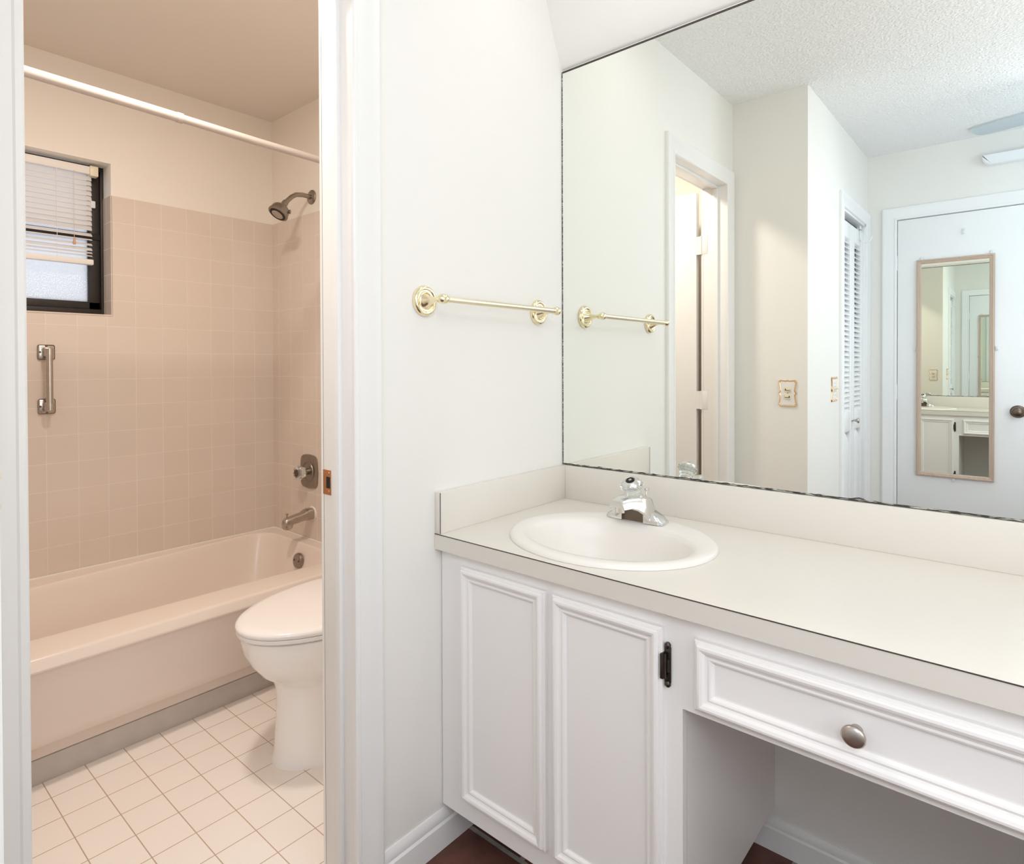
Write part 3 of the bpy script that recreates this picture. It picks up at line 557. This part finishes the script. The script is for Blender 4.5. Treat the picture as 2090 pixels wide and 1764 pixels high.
# top surface with a cut-out under the basin
outer = [(0.001, -CD), (1.795, -CD), (1.795, -0.0005), (0.001, -0.0005)]
bm = b.bm
for z in (ZC, ZC-TE):
    o_ = [bm.verts.new(p) for p in oval(0.2275, 0.203, z, -0.322, 0.343)]; q_ = [bm.verts.new((x, y, z)) for x, y in outer]
    ee = [bm.edges.new((o_[k], o_[(k+1) % n])) for k in range(n)]+[bm.edges.new((q_[k], q_[(k+1) % 4])) for k in range(4)]
    bmesh.ops.triangle_fill(bm, use_beauty=True, edges=ee)
    if z == ZC: o1, q1 = o_, q_
    else: o2, q2 = o_, q_
for k in range(n): bm.faces.new((o1[k], o1[(k+1) % n], o2[(k+1) % n], o2[k]))
for k in range(4): bm.faces.new((q1[k], q1[(k+1) % 4], q2[(k+1) % 4], q2[k]))
top = b.obj('worktop', 'laminate', ct, 0)
B().box((0.002, -CD-0.0009, ZC-0.0016), (1.795, -CD+0.0004, ZC+0.0001)).obj('front_seam', 'seam', top, 0, label='thin dark seam along the front edge')
b = B(); b.box((0.019, -0.020, ZC), (1.795, -0.001, ZC+0.1016), 0.0012); b.obj('backsplash', 'laminate', ct, 30)
b = B(); b.box((0.0005, -CD+0.002, ZC), (0.019, -0.0008, ZC+0.1016), 0.0012); ss = b.obj('side_splash', 'laminate', ct, 30)
B().box((0.0182, -CD+0.0014, ZC+0.001), (0.0194, -CD+0.003, ZC+0.101)).obj('seam', 'seam', ss, 0)

# basin
b = B(); z = ZC
b.rings([oval(0.2440, 0.2240, z+0.0004, -0.320, 0.3425), oval(0.2435, 0.2235, z+0.004, -0.320, 0.3425), oval(0.240, 0.220, z+0.0085, -0.320, 0.3425), oval(0.233, 0.212, z+0.0108, -0.321, 0.343), oval(0.222, 0.196, z+0.0108, -0.325, 0.344), oval(0.206, 0.168, z+0.0095, -0.338, 0.347), oval(0.199, 0.158, z+0.006, -0.343, 0.348), oval(0.193, 0.151, z-0.004, -0.344, 0.349),
         oval(0.182, 0.141, z-0.04, -0.342, 0.348), oval(0.160, 0.124, z-0.085, -0.338, 0.347), oval(0.12, 0.095, z-0.118, -0.33, 0.346), oval(0.06, 0.05, z-0.135, -0.325, 0.345), oval(0.022, 0.022, z-0.139, -0.325, 0.345)], False, True)
sk = b.obj('sink', 'basin', None, 60, label='oval cream porcelain sink set into the countertop', cat='sink')
B().lathe([(0.021, 0), (0.021, 0.003), (0.014, 0.002), (0.002, 0.001)], (0.345, -0.325, z-0.138), (0, 0, 1), 24).obj('drain', 'chrome', sk, 40)

# faucet
fxc, fyc, fz = 0.327, -0.150, ZC+0.0108
t = thing('faucet', (fxc, fyc, fz), 'chrome faucet with clear knob behind the sink', 'faucet')
def sec(y, pts): return [Vector((fxc+x, fyc+y, fz+zz)) for x, zz in pts]+[Vector((fxc-x, fyc+y, fz+zz)) for x, zz in pts[::-1]]
# wings: a low base that slopes down at both ends
def wing(s_):
    b.rings([[Vector((fxc+s_*x, fyc+y, fz+zz)) for y, zz in sect] for x, sect in (
        (0.030, [(-0.027, 0), (-0.027, 0.020), (-0.020, 0.034), (0.018, 0.036), (0.025, 0.028), (0.025, 0)]),
        (0.046, [(-0.027, 0), (-0.0265, 0.015), (-0.019, 0.024), (0.018, 0.026), (0.025, 0.020), (0.025, 0)]),
        (0.068, [(-0.0255, 0), (-0.024, 0.009), (-0.016, 0.0145), (0.015, 0.0155), (0.023, 0.011), (0.0235, 0)]),
        (0.078, [(-0.020, 0), (-0.018, 0.005), (-0.012, 0.007), (0.010, 0.007), (0.017, 0.005), (0.018, 0)]))])
for s_ in (1, -1):
    b = B(); wing(s_); b.obj('wing', 'chrome', t, 35)
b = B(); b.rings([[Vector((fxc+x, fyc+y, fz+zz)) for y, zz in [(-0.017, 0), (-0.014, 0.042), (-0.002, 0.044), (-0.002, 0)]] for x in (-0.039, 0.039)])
b.obj('recess', 'bronze', t, 35, label='hollow under the spout, dark reflection put into its colour')  # bronze colour stands for dark reflections in the chrome hollow
# spout: flat strap that flares down into the wings
b = B(); st = []
for y, xi, zi, xo, zo, zt in ((0.025, 0.036, 0.016, 0.040, 0.022, 0.050), (0.014, 0.044, 0.004, 0.049, 0.006, 0.058), (-0.006, 0.047, 0.0, 0.0515, 0.001, 0.0625), (-0.022, 0.047, 0.0, 0.0515, 0.001, 0.0645), (-0.030, 0.044, 0.010, 0.048, 0.013, 0.0655), (-0.042, 0.037, 0.026, 0.041, 0.030, 0.0665), (-0.056, 0.030, 0.036, 0.0335, 0.040, 0.067), (-0.075, 0.023, 0.0425, 0.027, 0.045, 0.067), (-0.100, 0.0195, 0.0435, 0.0235, 0.0455, 0.0655), (-0.1065, 0.018, 0.0445, 0.0215, 0.046, 0.064)):
    zm_ = max(zi+0.001, min(zt-0.010, zi+0.6*(zt-zi))) if zi < 0.03 else zi+0.004
    st.append(sec(y, [(0.008, zm_), (xi*0.72, zm_-0.001 if zi > 0.03 else zm_-0.006), (xi, zi), (xo, zo), (xo*0.86, zo*0.5+zt*0.5), (xo*0.70, zt-0.003), (xo*0.58, zt)]))
b.rings(st); b.obj('spout', 'chrome', t, 32)
B().lathe([(0.0115, 0.016), (0.0115, 0), (0.0085, -0.001)], (fxc, fyc-0.088, fz+0.034), (0, 0, 1), 20).obj('aerator', 'chrome', t, 40)
kax = Vector((0.0, -0.50, 0.866)).normalized(); ko = Vector((fxc, fyc-0.010, fz+0.060))
B().lathe([(0.023, -0.008), (0.021, 0.001), (0.016, 0.004), (0.015, 0.009)], ko, kax, 28).obj('collar', 'chrome', t, 40)
b = B(); knob_rings(b, ko, kax, [(0.015, 0.007), (0.0185, 0.010), (0.0205, 0.024), (0.0245, 0.031), (0.0285, 0.035), (0.0285, 0.0395), (0.0235, 0.042)], 60, 15, 0.03); kb = b.obj('knob', 'acrylic', t, 40, label='clear acrylic knob')
B().lathe([(0.0242, 0.0415), (0.0242, 0.0445), (0.0225, 0.0475), (0.0165, 0.0535), (0.0125, 0.0545), (0.0115, 0.0535)], ko, kax, 36).obj('cap', 'chrome', kb, 30)
B().lathe([(0.0110, 0.0535), (0.0100, 0.0560), (0.002, 0.0563)], ko, kax, 24).obj('button', 'black', kb, 40)
B().lathe([(0.0042, 0.0560), (0.002, 0.0575)], ko, kax, 16).obj('button_mark', 'nickel', kb, 40)
b = B(); b.tube([(fxc+0.012, fyc+0.021, fz+0.03), (fxc+0.016, fyc+0.022, fz+0.074)], 0.0024, 8); b.lathe([(0.0035, 0), (0.0065, 0.004), (0.0065, 0.008), (0.002, 0.010)], (fxc+0.016, fyc+0.022, fz+0.072), (0, 0, 1), 14); b.obj('lift_rod', 'chrome', t, 50)

# big mirror
t = thing('vanity_mirror', (0.9, 0, 0.888), 'large frameless mirror above the countertop', 'mirror')
mz0, mz1 = 0.8885, 2.1045
B().box((0.004, -0.006, mz0), (1.797, -0.0005, mz1)).obj('glass', 'mirror', t, 0)
b = B(); b.box((0.004, -0.0068, mz1-0.004), (1.797, -0.0003, mz1+0.0015)); b.obj('edge', 'seam', t, 0, label='dark top edge')
b = B(); b.box((0.0015, -0.0066, mz0), (0.0045, -0.0003, mz1)); b.obj('edge', 'edge', t, 0)
b = B()
xs = [0.004+1.793*k/240 for k in range(241)]; hs = [0.0022+0.0018*random.random()**2 for _ in xs]
for k in range(241):
    if abs(xs[k]-0.135) < 0.008: hs[k] += 0.002
    if abs(xs[k]-0.795) < 0.012: hs[k] += 0.005*(1-abs(xs[k]-0.795)/0.012)**0.5
for y in (-0.0068,):
    lo_ = [b.bm.verts.new((x, y, mz0-0.001)) for x in xs]; hi_ = [b.bm.verts.new((x, y, mz0+h_)) for x, h_ in zip(xs, hs)]; bk_ = [b.bm.verts.new((x, y+0.006, mz0-0.001)) for x in xs]
    for k in range(240): b.bm.faces.new((lo_[k], lo_[k+1], hi_[k+1], hi_[k])); b.bm.faces.new((lo_[k], bk_[k], bk_[k+1], lo_[k+1]))
b.obj('edge', 'edge', t, 0, label='worn dark bottom edge')

# towel bar
t = thing('towel_bar', (0, -0.367, 1.352), 'polished brass towel bar on the white wall', 'towel bar')
BX = 0.068
for y in (-0.5984, -0.1352):
    b = B(); b.lathe([(0.0365, 0), (0.0370, 0.004), (0.0350, 0.009), (0.0300, 0.0120), (0.0270, 0.0110), (0.0255, 0.0085), (0.0210, 0.0080), (0.0180, 0.0105), (0.0165, 0.0150), (0.0120, 0.0200), (0.0085, 0.0300), (0.0060, 0.0420), (0.0052, 0.0500), (0.0072, 0.0520), (0.0072, 0.0545), (0.0050, 0.0560)], (0.0005, y, 1.3525), (1, 0, 0), 48)
    p = b.obj('rosette', 'brass', t, 50)
    b = B(); b.lathe([(0.0045, -0.0165), (0.0085, -0.0125), (0.0115, -0.006), (0.0125, 0), (0.0115, 0.006), (0.0085, 0.0125), (0.0068, 0.0155)], (BX, y, 1.3525), (0, 1 if y < -0.3 else -1, 0), 28); b.obj('ball', 'brass', p, 60)
b = B(); b.lathe([(0.0078, 0), (0.0078, 0.4575)], (BX, -0.5955, 1.3525), (0, 1, 0), 24); b.obj('bar', 'satinbrass', t, 50)

# switch plates
def ornate(hw, hh, s_=1.0):
    pts = []
    def seg(p0, p1, dip, n=9, notch=True):
        d = Vector((p1[0]-p0[0], p1[1]-p0[1])); nrm = Vector((d.y, -d.x)).normalized()
        for k in range(n):
            u = k/n; off = -dip*math.sin(PI*u)
            if notch: off += dip*0.95*math.exp(-((u-0.5)/0.055)**2)
            pts.append((p0[0]+d.x*u+nrm.x*off, p0[1]+d.y*u+nrm.y*off))
    c = 0.007
    cs = [(-hw, -hh), (hw, -hh), (hw, hh), (-hw, hh)]
    seg((-hw+c, -hh), (hw-c, -hh), 0.0035, 24); seg((hw, -hh+c), (hw, hh-c), 0.0075, 30); seg((hw-c, hh), (-hw+c, hh), 0.0035, 24); seg((-hw, hh-c), (-hw, -hh+c), 0.0075, 30)
    return pts
def switch_plate(name, loc, f, hw, hh, label, toggles, screws):
    t = thing(name, loc, label, 'switch', None)
    P = ornate(hw, hh); sc = lambda k, h_: [f(p[0]*k if abs(p[0]) else 0, p[1]*(1-(1-k)*hw/hh), h_) for p in P]
    b = B(); b.rings([sc(1, 0), sc(1, 0.003), sc(0.97, 0.0060), sc(0.88, 0.0060), sc(0.81, 0.004)], True, True); pl = b.obj('border', 'goldtrim', t, 40, label='gilt scalloped border')
    b = B(); b.rings([sc(0.83, 0.003), sc(0.82, 0.0048)], True, True); b.obj('plate', 'plate', t, 30)
    for (u, w_, dx) in toggles:
        b = B(); b.rings([[f(u+r*math.copysign(min(abs(math.cos(2*PI*k/28))*1.0, 1), math.cos(2*PI*k/28)), w_+max(-0.0125, min(0.0125, r*math.sin(2*PI*k/28))), h_) for k in range(28)] for r, h_ in ((0.0165, 0.004), (0.0165, 0.0066), (0.0155, 0.0072))]); sb = b.obj('switch_body', 'ivory', t, 30)
        b = B(); x0, x1 = sorted((u-0.010*dx, u+0.011*dx)); b.rings([[f(x0, w_-0.004, h_), f(x1, w_-0.004, h_), f(x1, w_+0.004, h_), f(x0, w_+0.004, h_)] for h_ in (0.0070, 0.0074)]); b.obj('slot', 'black', sb, 0)
        b = B(); xa, xb_ = sorted((u-0.006*dx, u+0.011*dx)); b.rings([[f(xa, w_-0.0025, 0.0074), f(xb_, w_-0.0025, 0.0074), f(xb_, w_+0.004, 0.0074), f(xa, w_+0.004, 0.0074)], [f(xa+0.004, w_-0.001, 0.013), f(xb_, w_-0.001, 0.0145), f(xb_, w_+0.0035, 0.0145), f(xa+0.004, w_+0.0035, 0.013)]]); b.obj('toggle', 'ivory', sb, 0)
    for u, w_ in screws: B().rings([[f(u+r*math.cos(2*PI*k/10), w_+r*math.sin(2*PI*k/10), h_) for k in range(10)] for r, h_ in ((0.0022, 0.004), (0.0018, 0.0055))]).obj('screw', 'bronze', t, 0)
    return t
sx = 0.2485; sz = 1.0610
switch_plate('switch_plate', (sx, -1.487, sz), lambda u, w_, h_: Vector((sx+u, -1.487+h_, sz+w_)), 0.0405, 0.0625, 'gilt edged two-switch plate on the short wall facing the mirror', [(0.0, 0.0165, 1), (0.0, -0.0165, -1)], [(0, 0)])
t2 = switch_plate('switch_plate', (0.331, -1.985, 1.066), lambda u, w_, h_: Vector((0.331+h_, -1.985-u, 1.066+w_)), 0.062, 0.064, 'gilt edged double plate beside the louvered closet door', [], [(-0.018, 0.030), (0.018, 0.030), (-0.018, -0.030), (0.018, -0.030), (-0.018, 0.014), (0.018, 0.014), (-0.018, -0.014), (0.018, -0.014)])
for u in (-0.018, 0.018): B().box((0.334, -1.985-u-0.005, 1.054), (0.3385, -1.985-u+0.005, 1.078), 0.001).box((0.338, -1.985-u-0.0035, 1.064), (0.350, -1.985-u+0.0035, 1.070), 0.001).obj('toggle', 'ivory', t2, 0)

# mirror on the hall door
t = thing('door_mirror', (0.752, YB, 0.54), 'tall narrow mirror in pale wood frame on the hall door', 'mirror')
mx0, mx1, m0, m1 = 0.5785, 0.9285, 0.541, 1.7985; fy = lambda u, w_, h_: Vector((u, YB+0.001+h_, w_))
FP = [(0, 0.001), (0, 0.016), (0.002, 0.020), (0.008, 0.022), (0.011, 0.019), (0.014, 0.019), (0.018, 0.017), (0.022, 0.015), (0.0235, 0.011), (0.0235, 0.004)]
b = B(); b.rings([[fy(mx0+d, m0+d, h_), fy(mx1-d, m0+d, h_), fy(mx1-d, m1-d, h_), fy(mx0+d, m1-d, h_)] for d, h_ in FP], False, False); b.obj('mirror_frame', 'oak', t, 30, label='pale wood frame')
B().box((mx0+0.02, YB+0.002, m0+0.02), (mx1-0.02, YB+0.0095, m1-0.02)).obj('glass', 'mirror2', t, 0)
for (x, z) in ((0.602, m1+0.010), (0.915, m1+0.010), (mx0-0.008, 1.277), (mx1+0.009, 1.278), (0.752, m0-0.010)):
    b = B(); b.box((x-0.008, YB+0.001, z-0.011), (x+0.008, YB+0.009, z+0.011), 0.003); b.lathe([(0.003, 0), (0.0025, 0.0015)], (x, YB+0.009, z), (0, 1, 0), 10); b.obj('clip', 'silver', t, 30, label='small clear clip')

# white box and grey patch over the hall door
b = B(); x0, x1 = 0.872, 1.50
def shp(y, g=0.0):
    pts = [(x1-g, 2.338-g), (x0+0.006+g, 2.338-g), (x0+g, 2.332-g)]+[(x0+g+0.045*(1-math.cos(PI/2*k/8)), 2.280+g+0.050*(1-math.sin(PI/2*k/8))) for k in range(9)]+[(x1-g, 2.280+g)]
    return [Vector((x, y, z)) for x, z in pts]
b.rings([shp(YB+0.0005), shp(YB+0.045), shp(YB+0.050, 0.004)]); b.obj('wall_light', 'fixture', None, 20, label='unlit white rounded light above the hall door', cat='wall light')
b = B(); P = [(1.50, -2.42), (1.0459, -2.561), (0.846, -2.636), (0.828, -2.655), (0.832, -2.70), (0.850, -2.765), (0.872, -2.795), (0.905, -2.795), (1.0444, -2.7575), (1.50, -2.62)]
b.prism(P, lambda p: Vector((p[0], p[1], HC+0.0005)), lambda p: Vector((p[0], p[1], HC-0.012))); b.obj('ceiling_patch', 'grey', None, 30, label='grey speckled rounded patch on the ceiling near the hall door', cat='ceiling panel')  # thin grey shape under the ceiling, what it is not known
